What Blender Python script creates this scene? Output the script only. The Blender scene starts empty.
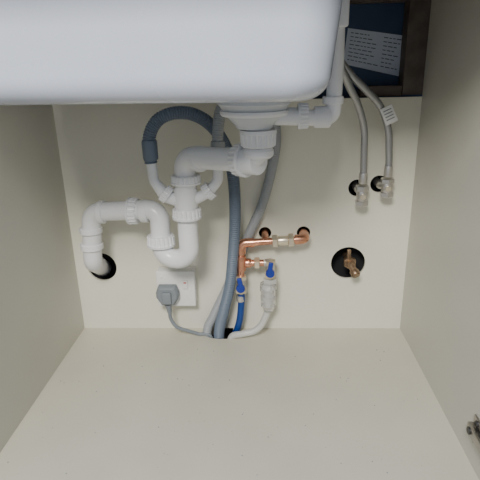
import bpy, bmesh, math, numpy as np, random
from mathutils import Vector, Matrix
random.seed(3)
W=0.764; h=W/2
CAM=Vector((.0589,-1.0519,.5992)); YAW,PIT,ROLL,F=.0506,.3404,-.0243,492.56
RM=Matrix.Rotation(YAW,3,'Z')@Matrix.Rotation(math.pi/2-PIT,3,'X')@Matrix.Rotation(ROLL,3,'Z')
def ray(u,v): return RM@Vector(((u-240)/F,(240-v)/F,-1))
def P(u,v,y):
    d=ray(u,v); return CAM+d*((y-CAM.y)/d.y)
def PZ(u,v,z):
    d=ray(u,v); return CAM+d*((z-CAM.z)/d.z)
def PX(u,v,x):
    d=ray(u,v); return CAM+d*((x-CAM.x)/d.x)
def V(*a): return Vector(a)

# ---------------- materials
def mat(name,col,rough=.5,metal=0,noise=0,nscale=20,coat=0,bump=0,bscale=200,trans=0,col2=None,smudge=0):
    m=bpy.data.materials.new(name);m.use_nodes=True
    nt=m.node_tree;b=nt.nodes['Principled BSDF']
    b.inputs['Base Color'].default_value=(*col,1);b.inputs['Roughness'].default_value=rough;b.inputs['Metallic'].default_value=metal
    b.inputs['Coat Weight'].default_value=coat
    b.inputs['Coat Roughness'].default_value=.08
    if trans: b.inputs['Transmission Weight'].default_value=trans
    tc=nt.nodes.new('ShaderNodeTexCoord')
    if noise or col2:
        n=nt.nodes.new('ShaderNodeTexNoise');n.inputs['Scale'].default_value=nscale;n.inputs['Detail'].default_value=5
        nt.links.new(tc.outputs['Object'],n.inputs['Vector'])
        r=nt.nodes.new('ShaderNodeValToRGB');r.color_ramp.elements[0].position=.35;r.color_ramp.elements[1].position=.65
        c2=col2 or tuple(c*(1-noise) for c in col)
        r.color_ramp.elements[0].color=(*c2,1);r.color_ramp.elements[1].color=(*col,1)
        nt.links.new(n.outputs['Fac'],r.inputs['Fac']);nt.links.new(r.outputs['Color'],b.inputs['Base Color'])
    if smudge:
        n=nt.nodes.new('ShaderNodeTexNoise');n.inputs['Scale'].default_value=14;n.inputs['Detail'].default_value=8
        nt.links.new(tc.outputs['Object'],n.inputs['Vector'])
        mr=nt.nodes.new('ShaderNodeMapRange');mr.inputs['From Min'].default_value=.35;mr.inputs['From Max'].default_value=.7
        mr.inputs['To Min'].default_value=rough*.7;mr.inputs['To Max'].default_value=rough+smudge
        nt.links.new(n.outputs['Fac'],mr.inputs['Value']);nt.links.new(mr.outputs['Result'],b.inputs['Roughness'])
    if bump:
        n=nt.nodes.new('ShaderNodeTexNoise');n.inputs['Scale'].default_value=bscale
        nt.links.new(tc.outputs['Object'],n.inputs['Vector'])
        bp=nt.nodes.new('ShaderNodeBump');bp.inputs['Strength'].default_value=bump;bp.inputs['Distance'].default_value=.001
        nt.links.new(n.outputs['Fac'],bp.inputs['Height']);nt.links.new(bp.outputs['Normal'],b.inputs['Normal'])
    return m
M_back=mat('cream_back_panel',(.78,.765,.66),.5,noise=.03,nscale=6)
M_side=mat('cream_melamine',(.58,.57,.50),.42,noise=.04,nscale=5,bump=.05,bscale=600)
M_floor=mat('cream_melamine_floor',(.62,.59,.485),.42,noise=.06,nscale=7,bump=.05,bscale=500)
M_sink=mat('white_ceramic_haze_tint',(.62,.67,.79),.22,coat=.7,noise=.04,nscale=9,smudge=.2)  # white glaze with the blue haze of the glare mixed into its colour
M_pvc=mat('white_pvc',(.80,.81,.83),.28,noise=.02,nscale=30)
M_pvcw=mat('white_strainer_plastic',(.60,.63,.66),.3)
M_hoseb=mat('blue_grey_hose',(.15,.19,.25),.5)
M_hosec=mat('pale_grey_hose',(.36,.38,.40),.5)
M_hosed=mat('translucent_white_hose',(.74,.74,.70),.3,trans=.3)
M_clear=mat('clear_plastic',(.92,.92,.90),.08,trans=.8)
M_plug=mat('grey_rubber',(.22,.245,.27),.5)
M_cop=mat('copper',(.85,.42,.27),.25,.9,noise=.3,nscale=60)
M_brass=mat('brass',(.88,.78,.60),.28,.75,noise=.12,nscale=60)
M_chrome=mat('nickel',(.66,.64,.61),.28,.85)
M_braid=mat('steel_braid',(.42,.43,.45),.4,.7)
M_blue=mat('blue_plastic',(.01,.035,.30),.4)
M_bluet=mat('blue_pex_hose',(.005,.05,.25),.35)
M_rear=mat('masonry_void_shade',(.022,.022,.024),.9,noise=.3,nscale=12)  # near-black colour stands in for the shade in the void behind the holes
M_board=mat('dark_blue_board',(.040,.075,.16),.6,noise=.25,nscale=12)
M_wood=mat('dark_brown_timber',(.14,.11,.09),.6,noise=.4,nscale=25)
M_paper=mat('paper',(.58,.64,.76),.8)
M_ink=mat('ink',(.05,.06,.09),.8)
M_wht=mat('white_socket_plastic',(.84,.84,.82),.35)
M_red=mat('red_mark',(.5,.02,.02),.4)
M_room=mat('room_floor',(.25,.22,.19),.6,noise=.2)
M_top=mat('worktop_laminate',(.35,.33,.31),.4,noise=.3,nscale=80)
M_old=mat('tarnished_copper',(.42,.29,.19),.4,.85,noise=.5,nscale=80)
M_steel=mat('hinge_steel',(.42,.40,.38),.3,1)
M_dark=mat('dark_screw',(.06,.06,.06),.4,.6)

# ---------------- builders
def empty(name,loc=(0,0,0)):
    e=bpy.data.objects.new(name,None);e.empty_display_size=.02;bpy.context.collection.objects.link(e);e.location=loc;return e
def finish(name,bm,m,par=None,smooth=True,ang=40):
    me=bpy.data.meshes.new(name);bmesh.ops.recalc_face_normals(bm,faces=bm.faces);bm.to_mesh(me);bm.free()
    me.materials.append(m)
    if smooth:
        for p in me.polygons:p.use_smooth=True
        try: me.set_sharp_from_angle(angle=math.radians(ang))
        except Exception: pass
    o=bpy.data.objects.new(name,me);bpy.context.collection.objects.link(o)
    if par:
        o.parent=par;o.matrix_parent_inverse=Matrix.Translation(par.location).inverted()
    return o
def box(name,a,b,m,par=None,bev=0,rot=None,seg=3):
    a=Vector(a);b=Vector(b);c=(a+b)/2;s=b-a
    bm=bmesh.new();bmesh.ops.create_cube(bm,size=1)
    for v in bm.verts:v.co=Vector((v.co.x*s.x,v.co.y*s.y,v.co.z*s.z))
    if bev:bmesh.ops.bevel(bm,geom=bm.edges[:],offset=bev,segments=seg,affect='EDGES',profile=.5)
    for v in bm.verts:
        v.co=(rot@v.co if rot else v.co)+c
    return finish(name,bm,m,par,smooth=bool(bev))
def frames(pts):
    T=[]
    n=len(pts)
    for i in range(n):
        t=(pts[min(i+1,n-1)]-pts[max(i-1,0)]);T.append(t.normalized())
    up=Vector((0,0,1)) if abs(T[0].z)<.9 else Vector((0,1,0))
    N=[(up-T[0]*up.dot(T[0])).normalized()]
    for i in range(1,n):
        q=T[i-1].rotation_difference(T[i]);x=q@N[-1];x=(x-T[i]*x.dot(T[i])).normalized();N.append(x)
    return T,N
def sweep(name,pts,rad,m,par=None,seg=24,rf=None,cap=True):
    T,N=frames(pts);bm=bmesh.new();rings=[];s=0
    for i,p in enumerate(pts):
        if i:s+=(p-pts[i-1]).length
        B=T[i].cross(N[i]);r=[]
        for k in range(seg):
            a=2*math.pi*k/seg
            R=rad(s) if callable(rad) else rad
            if rf:R*=rf(s,a)
            r.append(bm.verts.new(p+(N[i]*math.cos(a)+B*math.sin(a))*R))
        rings.append(r)
    for i in range(len(rings)-1):
        for k in range(seg):
            bm.faces.new((rings[i][k],rings[i][(k+1)%seg],rings[i+1][(k+1)%seg],rings[i+1][k]))
    if cap:
        bm.faces.new(rings[0][::-1]);bm.faces.new(rings[-1])
    return finish(name,bm,m,par)
def fillet(pts,r,n=12):
    out=[pts[0]]
    for i in range(1,len(pts)-1):
        a,b,c=pts[i-1],pts[i],pts[i+1]
        d1=(a-b);d2=(c-b);L=min(d1.length,d2.length)*.49
        d1.normalize();d2.normalize();ang=d1.angle(d2)
        rr=r[i-1] if isinstance(r,(list,tuple)) else r
        t=min(rr/math.tan(ang/2) if ang<3.1 else 0,L)
        if t<1e-5: out.append(b);continue
        p0=b+d1*t;p1=b+d2*t;re=t*math.tan(ang/2)
        bis=(d1+d2).normalized();ce=b+bis*(re/math.sin(ang/2))
        e0=p0-ce;e1=p1-ce
        tot=e0.angle(e1);ax=e0.cross(e1).normalized()
        for k in range(n+1):
            out.append(ce+Matrix.Rotation(tot*k/n,3,ax)@e0)
    out.append(pts[-1]);return out
def spline(pts,step=.003):
    P_=[pts[0]*2-pts[1]]+list(pts)+[pts[-1]*2-pts[-2]];o=[]
    for i in range(1,len(P_)-2):
        a,b,c,d=P_[i-1:i+3];n=max(2,int((c-b).length/.002))
        for k in range(n):
            t=k/n
            o.append(.5*((2*b)+(c-a)*t+(2*a-5*b+4*c-d)*t*t+(3*b-a-3*c+d)*t**3))
    o.append(pts[-1])
    res=[o[0]];acc=0
    for i in range(1,len(o)):
        seg=(o[i]-o[i-1]);L=seg.length;pos=0
        while acc+L-pos>=step:
            pos+=step-acc;acc=0;res.append(o[i-1]+seg*(pos/L))
        acc+=L-pos
    if (res[-1]-o[-1]).length>step*.3: res.append(o[-1])
    return res
def hose(name,pts,r,m,par=None,pitch=.0045,amp=.07,seg=20):
    pp=spline(pts,pitch/4)
    return sweep(name,pp,r,m,par,seg,rf=lambda s,a:1+amp*math.sin(2*math.pi*s/pitch))
def lathe(name,a,b,prof,m,par=None,ribs=0,amp=.045,seg=None,hexa=False):
    """prof: list of (dist along a->b, radius, ribbed?)"""
    ax=(b-a).normalized();up=Vector((0,0,1)) if abs(ax.z)<.9 else Vector((0,1,0))
    n=(up-ax*up.dot(ax)).normalized();bb=ax.cross(n)
    seg=seg or (ribs*6 if ribs else 48)
    if hexa: seg=6
    bm=bmesh.new();R=[]
    for p in prof:
        rib=ribs and (len(p)>2 and p[2]);r=[]
        for k in range(seg):
            t=2*math.pi*k/seg;q=p[1]*(1+(amp*(.6 if (k%6)<3 else -1) if rib else 0))
            r.append(bm.verts.new(a+ax*p[0]+(n*math.cos(t)+bb*math.sin(t))*q))
        R.append(r)
    for i in range(len(R)-1):
        for k in range(seg):
            bm.faces.new((R[i][k],R[i][(k+1)%seg],R[i+1][(k+1)%seg],R[i+1][k]))
    bm.faces.new(R[0][::-1]);bm.faces.new(R[-1])
    return finish(name,bm,m,par,ang=35)
def nut(name,c,d,L,r,m,par,ribs=20):
    d=d.normalized();a=c-d*L/2;b=c+d*L/2
    return lathe(name,a,b,[(0,r*.86),(0,r*1.03),(L*.2,r*1.05),(L*.24,r,1),(L*.92,r*.97,1),(L,r*.9)],m,par,ribs=ribs)
def hexnut(name,c,d,L,r,m,par):
    d=d.normalized();a=c-d*L/2;b=c+d*L/2
    return lathe(name,a,b,[(0,r*.88),(L*.12,r),(L*.88,r),(L,r*.88)],m,par,hexa=True)
def collar(name,c,d,L,r,m,par):
    d=d.normalized();a=c-d*L/2;b=c+d*L/2
    return lathe(name,a,b,[(0,r*.94),(L*.1,r),(L*.9,r),(L,r*.94)],m,par)

# ---------------- cabinet shell
ZT=.5313; FY=-.56; T=.018
def cut(o,cuts):
    for i,(c,ax,r,sy) in enumerate(cuts):
        bm=bmesh.new();bmesh.ops.create_cone(bm,cap_ends=True,segments=48,radius1=r,radius2=r,depth=.12)
        if ax=='Y':bmesh.ops.rotate(bm,verts=bm.verts,matrix=Matrix.Rotation(math.pi/2,3,'X'))
        for v in bm.verts:
            if ax=='Z': v.co.y*=sy
            v.co+=c
        me=bpy.data.meshes.new('c');bm.to_mesh(me);bm.free()
        k=bpy.data.objects.new('c',me);bpy.context.collection.objects.link(k)
        md=o.modifiers.new('b','BOOLEAN');md.object=k;md.operation='DIFFERENCE';md.solver='EXACT'
        dg=bpy.context.evaluated_depsgraph_get();dg.update()
        nm=bpy.data.meshes.new_from_object(o.evaluated_get(dg));o.modifiers.clear();o.data=nm
        bpy.data.objects.remove(k)
yc=-.042;rc=.0076
e0=P(305,239,yc)
wb=box('wall_back',(-h-T,0,-.0),(h+T,.006,ZT),M_back)
H_w=P(102,267,0);H_v1=P(357,188,0);H_v2=P(379,184,0);H_st=P(348,263,0);H_c1=V(e0.x,0,e0.z);H_c2=P(265,233,0)
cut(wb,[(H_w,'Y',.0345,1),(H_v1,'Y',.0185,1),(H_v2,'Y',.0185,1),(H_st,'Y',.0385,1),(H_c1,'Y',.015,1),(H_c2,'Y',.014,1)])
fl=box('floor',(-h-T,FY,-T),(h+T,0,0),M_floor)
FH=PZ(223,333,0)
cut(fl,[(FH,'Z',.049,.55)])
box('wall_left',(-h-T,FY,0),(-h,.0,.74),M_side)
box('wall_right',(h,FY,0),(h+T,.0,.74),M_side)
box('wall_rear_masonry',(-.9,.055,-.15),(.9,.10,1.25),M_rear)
box('floor_room',(-1.6,-2.6,-.17),(1.6,.10,-.15),M_room)
wt=empty('worktop',(0,-.3,.74))
SX0,SX1,SY0,SY1=-.372,.158,-.475,-.07
for i,(a,b) in enumerate([((SX1+.004,FY-.02,.742),(h+T,.05,.78)),((-h-T,SY1+.004,.742),(SX1+.004,.05,.78)),((-h-T,FY-.02,.742),(SX1+.004,SY0-.004,.78))]):
    box('slab_%d'%(i+1),a,b,M_top,wt,bev=.001)
fr=empty('timber_batten',(h,.03,.6))
box('upright',(h-.038,.008,.535),(h+T,.047,.742),M_wood,fr,bev=.001)
box('head_rail',(SX1+.0,.012,.71),(h-.038,.047,.742),M_wood,fr,bev=.001)
box('foot_rail',(.26,.012,.533),(h-.038,.047,.553),M_wood,fr,bev=.001)
box('painted_backing_board',(-h,.050,.50),(h+T,.0549,.742),M_board,fr)

# ---------------- sink
def rrect(x0,x1,y0,y1,r,n=10):
    o=[]
    for cx,cy,a0 in((x1-r,y1-r,0),(x0+r,y1-r,90),(x0+r,y0+r,180),(x1-r,y0+r,270)):
        for k in range(n+1):
            a=math.radians(a0+90*k/n);o.append((cx+r*math.cos(a),cy+r*math.sin(a)))
    return o
def sink():
    bm=bmesh.new();R=[]
    zb=.556;zt=.785;rb=.034
    L=[]
    for k in range(9):
        a=math.pi/2*k/8;L.append((rb*(1-math.sin(a))+.014,zb+rb*(1-math.cos(a)),.055-(rb*(1-math.sin(a)))*.5))
    L+=[(.007,zb+.1,.055),(0,zt-.03,.055),(0,zt,.055),(.006,zt+.004,.05),(.014,zt,.045),(.016,zt-.02,.045),(.028,zb+.05,.04),(.045,zb+.02,.03),(.08,zb+.014,.02)]
    for ins,z,r in L:
        R.append([bm.verts.new((x,y,z-.001+.005*(SX1-x)/.53)) for x,y in rrect(SX0+ins,SX1-ins,SY0+ins,SY1-ins,r)])
    for i in range(len(R)-1):
        n=len(R[i])
        for k in range(n):bm.faces.new((R[i][k],R[i][(k+1)%n],R[i+1][(k+1)%n],R[i+1][k]))
    bm.faces.new(R[0][::-1]);bm.faces.new(R[-1])
    return finish('ceramic_sink',bm,M_sink,ang=60)
sink()

# ---------------- waste: strainer
YD=-.25
st=empty('sink_strainer_waste',P(253,115,YD))
c0=P(254,105,YD);X0=V(c0.x,YD,.5555)
zn=P(257,128,YD).z; Lz=.5555-zn
lathe('strainer_body',X0,X0-V(0,0,1),[(0,.056),(Lz*.15,.058),(Lz*.25,.058),(Lz*.32,.054),(Lz*.5,.050),(Lz*.75,.038),(Lz*.92,.030),(Lz,.028)],M_pvcw,st,seg=64)
lathe('strainer_ring',X0-V(0,0,Lz*.45),X0-V(0,0,1),[(0,.048),(0,.054),(.004,.0545),(.008,.052),(.008,.046)],M_pvc,st,seg=64)
ov=empty('overflow_pipe',P(330,100,-.22))
yo=-.235
ovp=[P(337,20,yo),P(336,60,yo),P(333,118,yo),P(268,117,YD)]
sweep('overflow_tube',fillet(ovp,.014),.0125,M_pvc,ov,28)
tp=P(337,14,yo)
box('overflow_head',(SX1+.0002,yo-.03,tp.z-.02),(tp.x+.014,yo+.03,tp.z+.04),M_pvc,ov,bev=.004)
collar('elbow_collar_upper',P(333,100,yo),V(0,0,1),.012,.0165,M_pvc,ov)
collar('elbow_body',P(322,117,yo),V(1,0,0),.026,.017,M_pvc,ov)
nut('overflow_nut',P(303,116,yo),V(1,0,0),.017,.020,M_pvc,ov,18)
collar('overflow_spigot',P(288,116,yo),V(1,0,0),.03,.0135,M_pvc,ov)

# ---------------- trap
tr=empty('waste_trap_pipe',P(180,200,-.12))
R1=.0200
a=V(c0.x+.006,YD,zn+.012);
a1=V(a.x,YD,P(257,161,YD).z)
b=P(184,157,-.135)
sweep('outlet_tube',fillet([a,a1,b,P(187,215,-.125)],[.034,.03],16),R1,M_pvc,tr,36)
nut('outlet_nut',V(a.x,YD,P(257,138,YD).z),V(0,0,-1),.027,.0285,M_pvc,tr)
dirh=(b-a1).normalized()
nut('elbow_nut',a1+dirh*.036,dirh,.021,.0275,M_pvc,tr)
collar('elbow_sleeve',a1+dirh*.014,dirh,.030,.0235,M_pvc,tr)
lathe('elbow_bulge',V(a.x,YD,a1.z+.022),V(a.x,YD,a1.z-1),[(0,.022),(.004,.025),(.012,.025),(.016,.0215)],M_pvc,tr)
collar('elbow_socket',b+V(.032,-.022,0),dirh,.012,.0235,M_pvc,tr)
nut('tee_top_nut',P(186,179,-.13),V(0,0,1),.017,.0280,M_pvc,tr)
uA=P(189,190,-.125);uB=P(190,258,-.12);uC=P(162,258,-.112)
xA=uB.x;xC=uC.x
zb=P(176,259,-.117).z
path=fillet([V(xA,-.126,uA.z),V(xA,-.120,zb),V(xC,-.112,zb),V(xC,-.10,P(161,209,-.1).z),P(91,212,-.075),P(93,262,-.065),P(103,268,.045)],[.030,.030,.024,.028,.022],16)
sweep('u_bend_tube',path,R1,M_pvc,tr,36)
collar('tee_body',V(xA,-.126,P(189,198,-.126).z),V(0,0,1),.042,.0230,M_pvc,tr)
nut('tee_bottom_nut',V(xA,-.124,P(190,213,-.124).z),V(0,0,1),.02,.0280,M_pvc,tr)
nut('u_bend_nut',V(xC,-.108,P(163,240,-.108).z),V(0,0,1),.022,.0280,M_pvc,tr)
nut('cross_nut',P(134,211,-.09),V(1,-.1,0),.02,.0270,M_pvc,tr)
collar('cross_socket',P(145,211,-.094),V(1,-.1,0),.016,.0235,M_pvc,tr)
collar('end_elbow_socket',P(102,212,-.079),V(1,-.1,0),.012,.0240,M_pvc,tr)
collar('down_elbow_socket',P(91,230,-.072),V(0,0,1),.012,.0240,M_pvc,tr)
collar('lower_elbow_socket',P(92,246,-.068),V(0,0,1),.014,.0240,M_pvc,tr)
c=V(xA,-.126,P(189,203,-.126).z)
sL=P(151,160,-.13);sR=P(218,164,-.125)
sweep('left_spigot',fillet([c,P(166,196,-.13),P(154,181,-.13),sL],.02),lambda s:.0125 if s<.05 else (.0100),M_pvc,tr,24)
sweep('right_spigot',fillet([c,P(208,193,-.126),P(218,180,-.125),sR],.02),lambda s:.0125 if s<.04 else (.0100),M_pvc,tr,24)
nut('left_spigot_nut',P(166,194,-.13),V(-1,0,.8),.014,.017,M_pvc,tr,18)
nut('right_spigot_nut',P(209,191,-.126),V(1,0,.8),.014,.017,M_pvc,tr,18)

# ---------------- hoses
ha=empty('dishwasher_drain_hose',P(180,115,-.12))
pts=[P(151,163,-.13),P(149,148,-.13),P(150,134,-.13),P(157,121,-.128),P(170,114,-.125),P(187,113,-.115),P(203,119,-.10),P(217,132,-.082),P(229,155,-.065),P(234,185,-.055),P(235,220,-.050),P(233,255,-.048),P(230,285,-.045),P(224,310,-.040),P(219,334,-.03)]
pts.append(pts[-1]+V(0,0,-.1))
hose('corrugated_hose',pts,.0118,M_hoseb,ha)
collar('hose_cuff',P(150,150,-.13),(P(149,140,-.13)-P(151,160,-.13)),.036,.0145,M_hoseb,ha)
hc=empty('washing_machine_drain_hose',P(260,200,-.06))
pts=[P(218,168,-.125),P(218,150,-.125),P(218,130,-.125),P(222,108,-.11),P(238,92,-.07),P(258,92,-.04),P(272,110,-.03),P(276,140,-.025),P(271,172,-.02),P(262,205,-.018),P(250,232,-.016),P(239,260,-.016),P(226,290,-.018),P(214,315,-.022),P(207,333,-.028)]
pts.append(pts[-1]+V(.004,0,-.1))
hose('corrugated_hose',pts,.0105,M_hosec,hc,pitch=.004,amp=.05)
collar('hose_cuff',P(218,152,-.125),V(0,0,1),.04,.0135,M_hosec,hc)

# ---------------- socket and plug
yS=-.034
so=empty('power_socket',P(175,287,0))
cx_,cz_=P(176,288,yS).x,P(176,289,yS).z
box('back_box',(cx_-.043,-.026,cz_-.043),(cx_+.043,-.0,cz_+.043),M_wht,so,bev=.003)
box('face_plate',(cx_-.044,-.035,cz_-.044),(cx_+.044,-.0262,cz_+.044),M_wht,so,bev=.003)
box('rocker_switch',(cx_+.016,-.039,cz_+.002),(cx_+.028,-.034,cz_+.022),M_wht,so,bev=.0015)
box('switch_flag',(cx_+.019,-.0395,cz_+.016),(cx_+.025,-.0385,cz_+.019),M_red,so)
for sx in(-.032,.032):
    collar('screw_%s'%('a' if sx<0 else 'b'),V(cx_+sx,-.0355,cz_+.03 if sx<0 else cz_-.002),V(0,1,0),.002,.003,M_wht,so)
pc=P(167,297,-.055);pX,pZ=pc.x,pc.z
pl=empty('power_plug',V(pX,-.05,pZ))
def plug():
    bm=bmesh.new();R=[]
    out=[(-.020,.024),(.020,.024),(.026,.008),(.026,-.004),(.014,-.024),(-.014,-.024),(-.026,-.004),(-.026,.008)]
    n=len(out)
    for y,s in((-.0352,.94),(-.038,1.0),(-.050,1.0),(-.056,.82)):
        R.append([bm.verts.new((pX+x*s,y,pZ+z*s)) for x,z in out])
    for i in range(len(R)-1):
        for k in range(n):bm.faces.new((R[i][k],R[i][(k+1)%n],R[i+1][(k+1)%n],R[i+1][k]))
    bm.faces.new(R[0]);bm.faces.new(R[-1][::-1])
    o=finish('plug_body',bm,M_plug,pl,ang=30)
    md=o.modifiers.new('b','BEVEL');md.width=.0015;md.segments=2
plug()
box('finger_grip',(pX-.010,-.062,pZ-.016),(pX+.010,-.055,pZ+.012),M_plug,pl,bev=.002)
px=V(pX,-.048,pZ-.023)
lathe('strain_relief',px,px+V(.1,0,-1),[(0,.008),(.008,.0065),(.02,.005),(.021,.004)],M_plug,pl)
cp=[px,px+V(.002,0,-.02),P(171,319,-.045),P(177,327,-.045),P(189,331,-.04),P(199,334,-.035),P(211,337,-.036)]
cp.append(cp[-1]+V(.008,.0,-.08))
sweep('flex_cord',spline(cp,.003),.0042,M_plug,pl,14)

# ---------------- copper pipework
co=empty('copper_pipework',P(260,245,-.045))
xl=P(241,243,yc)
bt=P(241,276,yc)
sweep('main_tube',fillet([V(H_c1.x,.04,H_c1.z),e0,xl,V(xl.x-.002,yc,bt.z)],[.012,.014],10),rc,M_cop,co,20)
dm=(xl-e0).normalized()
sweep('elbow_fitting',fillet([V(e0.x,-.006,e0.z),e0,e0+dm*.022],[.012],10),.0108,M_cop,co,20)
hexnut('compression_nut',P(291,240,yc),dm,.012,.0150,M_brass,co)
collar('compression_body',P(283,240.5,yc),dm,.022,.0105,M_brass,co)
hexnut('compression_nut_small',P(275,241,yc),dm,.012,.0140,M_brass,co)
sweep('elbow_fitting_left',fillet([P(254,242.5,yc),xl,V(xl.x,yc,P(241,253,yc).z)],[.014],10),.0102,M_cop,co,20)
tz=P(241,263,yc).z
collar('tee_fitting',V(xl.x,yc,tz),V(0,0,1),.034,.0104,M_cop,co)
tx=P(262,262,yc)
sweep('tee_branch',[V(xl.x,yc,tz),V(tx.x+.004,yc,tz)],rc,M_cop,co,20)
collar('branch_socket',P(248,263,yc),V(1,0,0),.014,.0104,M_cop,co)
hexnut('branch_nut',V(P(257,263,yc).x,yc,tz),V(1,0,0),.012,.0135,M_brass,co)
s2=H_c2
sweep('rear_stub',[V(s2.x,.045,s2.z),V(s2.x,-.020,s2.z),V(s2.x+.001,yc+.004,P(266,241,yc).z)],rc,M_cop,co,16)
def valve(name,x,y,z,tilt=0):
    e=empty(name,(x,y,z))
    collar('valve_body',V(x,y,z),V(0,0,1),.030,.0098,M_chrome,e)
    hexnut('inlet_nut',V(x,y,z+.016),V(0,0,1),.010,.0135,M_brass,e)
    hexnut('outlet_nut',V(x,y,z-.016),V(0,0,1),.010,.0135,M_brass,e)
    collar('stem',V(x,y-.012,z),V(0,1,0),.018,.0055,M_chrome,e)
    collar('handle_hub',V(x,y-.024,z),V(0,1,0),.008,.0095,M_blue,e)
    box('handle_lever',(x-.005,y-.029,z-.004),(x+.005,y-.023,z+.026),M_blue,e,bev=.0018,rot=Matrix.Rotation(tilt,3,'Y'))
    return e
v1=P(241,284,yc)
valve('isolation_valve',xl.x-.002,yc,v1.z,-.2)
v2=P(270,269,yc)
ev=valve('isolation_valve',v2.x,yc,v2.z,.15)
sweep('valve_inlet',fillet([V(v2.x-.012,yc,tz),V(v2.x,yc,tz),V(v2.x,yc,v2.z-.01)],[.008],8),.009,M_chrome,ev,20)
bh=empty('blue_inlet_hose',P(239,310,yc))
pts=[V(xl.x-.002,yc,v1.z-.018),V(xl.x-.002,yc,v1.z-.04),P(240,318,-.036),P(237,330,-.028),P(235,336,-.022)]
pts.append(pts[-1]+V(-.004,0,-.09))
sweep('pex_tube',spline(pts,.003),.0078,M_bluet,bh,18)
collar('hose_tail_cuff',P(240.5,298,yc),V(0,0,1),.014,.0095,M_chrome,bh)
wh=empty('white_inlet_hose',P(265,300,yc))
z1=v2.z-.0215
hexnut('hose_cap_nut',V(v2.x,yc,z1-.006),V(0,0,1),.012,.0165,M_hosed,wh)
xw=v2.x-.004
lathe('check_valve_body',V(xw,yc,z1-.012),V(xw,yc,-1),[(0,.011),(.002,.0185),(.018,.019),(.020,.0168),(.024,.0172),(.056,.0172),(.058,.013),(.066,.012),(.072,.009)],M_clear,wh)
lathe('check_valve_core',V(xw,yc,z1-.014),V(xw,yc,-1),[(0,.010),(.014,.012),(.016,.008),(.030,.008),(.032,.013),(.040,.013),(.042,.007),(.056,.007)],M_wht,wh)
pts=[V(xw,yc,z1-.080),P(262,324,-.044),P(254,331,-.047),P(242,334,-.048),P(231,338,-.044)]
pts.append(pts[-1]+V(-.006,0,-.06))
hose('inlet_tube',pts,.0078,M_hosed,wh,amp=.02)

# ---------------- braided tap hoses + valves on right
def tapvalve(u,vt,vb,H,pts):
    y=-.034
    e=empty('braided_tap_hose',P(u,vt,y))
    x=P(u,(vt+vb)/2,y).x;zt_=P(u,vt,y).z;zb_=P(u,vb,y).z;L=zt_-zb_
    sweep('elbow_inlet',fillet([V(H.x,.04,H.z),V(H.x,-.01,H.z),V(x,y,zb_+L*.55)],[.01],8),.0085,M_chrome,e,20)
    collar('valve_body',V(x,y,zb_+L*.42),V(0,0,1),L*.5,.0115,M_chrome,e)
    hexnut('top_nut',V(x,y,zb_+L*.78),V(0,0,1),L*.24,.0145,M_chrome,e)
    hexnut('bottom_nut',V(x,y,zb_+L*.14),V(0,0,1),L*.24,.0145,M_chrome,e)
    collar('screw_slot_boss',V(x,y-.012,zb_+L*.45),V(0,1,0),.004,.006,M_brass,e)
    collar('crimp_ferrule',V(x,y,zt_+.010),V(0,0,1),.022,.0088,M_chrome,e)
    pp=spline([V(x,y,zt_),V(x,y,zt_+.03)]+pts,.0022)
    sweep('braided_tube',pp,.0068,M_braid,e,24,rf=lambda s,a:1+.045*math.sin(8*a+s*900)*1+.045*math.sin(8*a-s*900))
    return e
e1=tapvalve(362,183,206,H_v1,[P(364,150,-.04),P(364,128,-.05),P(358,105,-.075),P(349,86,-.10),P(342,70,-.12),P(330,48,-.13)])
e2=tapvalve(387,176,197,H_v2,[P(389,150,-.04),P(388,128,-.05),P(380,106,-.06),P(366,90,-.08),P(352,76,-.10),P(338,58,-.11),P(328,45,-.11)])
tg=P(389,115,-.068);rt=Matrix.Rotation(math.radians(-25),3,'Y')
box('paper_tag',tg-V(.012,.0006,.017),tg+V(.012,.0006,.017),M_wht,e2,rot=rt,bev=.0003)
for k in range(4):
    q=tg+rt@V(0,-.001,.010-k*.006);box('tag_text_%d'%k,q-V(.008,.0002,.0008),q+V(.008,.0002,.0008),M_plug,e2,rot=rt)

# ---------------- capped stub in right hole
sb=empty('copper_pipe_stub',P(350,263,0))
pS=P(349,261,-.0)
sweep('pipe_elbow',fillet([V(pS.x,.05,pS.z),V(pS.x,-.022,pS.z),P(357,276,-.045)],[.010],10),.0078,M_old,sb,20)
hexnut('stub_nut',V(pS.x,-.008,pS.z),V(0,1,0),.014,.0150,M_old,sb)
collar('stub_end',P(355,273,-.042),P(357,276,-.045)-V(pS.x,-.022,pS.z),.012,.0102,M_old,sb)
box('stub_tap_lever',P(349,254,-.012)-V(.004,.004,.010),P(349,254,-.012)+V(.004,.004,.010),M_old,sb,bev=.001)

# ---------------- label on rear board
lb=empty('instruction_label',P(376,52,.0495))
yl=.0490
q=[P(348,28,yl),P(407,36,yl),P(402,77,yl),P(343,64,yl)]
bm=bmesh.new();vs=[bm.verts.new(p) for p in q]+[bm.verts.new(p+V(0,.001,0)) for p in q]
bm.faces.new(vs[:4]);bm.faces.new(vs[4:][::-1])
for k in range(4):bm.faces.new((vs[k],vs[4+k],vs[4+(k+1)%4],vs[(k+1)%4]))
finish('paper_sheet',bm,M_paper,lb,smooth=False)
bm=bmesh.new()
def L2(s,t): return (q[0]*(1-s)+q[1]*s)*(1-t)+(q[3]*(1-s)+q[2]*s)*t+V(0,-.0004,0)
for r in range(8):
    t=.10+r*.105
    for s0_,s1_ in ((.06,random.uniform(.3,.55)),(.62,random.uniform(.75,.93))):
        s=s0_
        while s<s1_:
            w=random.uniform(.03,.08)
            bm.faces.new([bm.verts.new(L2(a_,b_)) for a_,b_ in((s,t),(s+w,t),(s+w,t+.020),(s,t+.020))]);s+=w+.02
finish('printed_text',bm,M_ink,lb,smooth=False)

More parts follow.
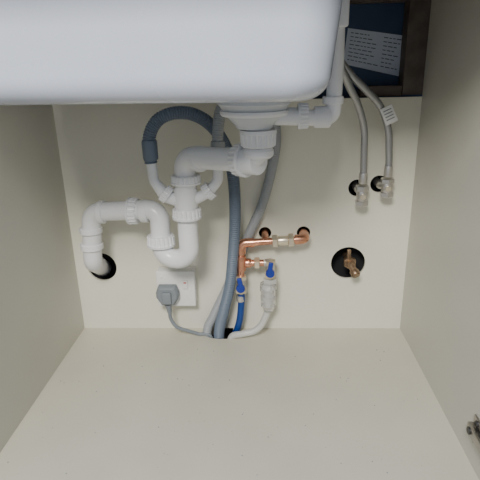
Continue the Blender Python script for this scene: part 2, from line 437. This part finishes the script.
# ---------------- door hinge on right wall
hp=PX(478,432,h)
hg=empty('cabinet_hinge',hp)
box('mounting_plate',(h-.003,hp.y-.018,hp.z-.022),(h+.0,hp.y+.014,hp.z+.022),M_steel,hg,bev=.001)
box('hinge_arm',(h-.012,hp.y-.075,hp.z-.009),(h-.003,hp.y+.014,hp.z+.009),M_steel,hg,bev=.002)
collar('screw_upper',V(h-.004,hp.y,hp.z+.015),V(1,0,0),.003,.005,M_dark,hg)
collar('screw_lower',V(h-.004,hp.y,hp.z-.015),V(1,0,0),.003,.005,M_dark,hg)
collar('adjust_screw',V(h-.0125,hp.y+.003,hp.z),V(1,0,0),.003,.006,M_dark,hg)

# ---------------- crumbs of dust on floor
bm=bmesh.new()
for i in range(90):
    x=random.uniform(-h+.02,h-.02);y=random.uniform(-.5,-.05);r=random.uniform(.0004,.0012)
    if (Vector((x,y,0))-FH).length<.07: continue
    bmesh.ops.create_icosphere(bm,subdivisions=1,radius=r,matrix=Matrix.Translation((x,y,r*.6)))
finish('dust_crumbs',bm,M_plug)

# ---------------- camera
cam=bpy.data.cameras.new('camera');cam.sensor_width=36;cam.sensor_fit='HORIZONTAL';cam.lens=36*F/480;cam.clip_start=.01
c_=bpy.data.objects.new('camera',cam);bpy.context.collection.objects.link(c_)
c_.matrix_world=Matrix.Translation(CAM)@RM.to_4x4()
bpy.context.scene.camera=c_

# ---------------- light
w=bpy.data.worlds.new('world');bpy.context.scene.world=w;w.use_nodes=True
w.node_tree.nodes['Background'].inputs[0].default_value=(.80,.88,1,1);w.node_tree.nodes['Background'].inputs[1].default_value=.50
def area(name,loc,tgt,size,en,col):
    l=bpy.data.lights.new(name,'AREA');l.size=size;l.energy=en;l.color=col
    o=bpy.data.objects.new(name,l);bpy.context.collection.objects.link(o);o.location=loc
    o.rotation_euler=(Vector(tgt)-Vector(loc)).to_track_quat('-Z','Y').to_euler();return o
area('ceiling_light',(-.22,-1.75,1.5),(0,0,.3),.4,40,(1,.955,.87))
area('window_daylight',(-.4,-1.6,2.2),(-.1,-.45,.65),1.2,13,(.48,.64,1))
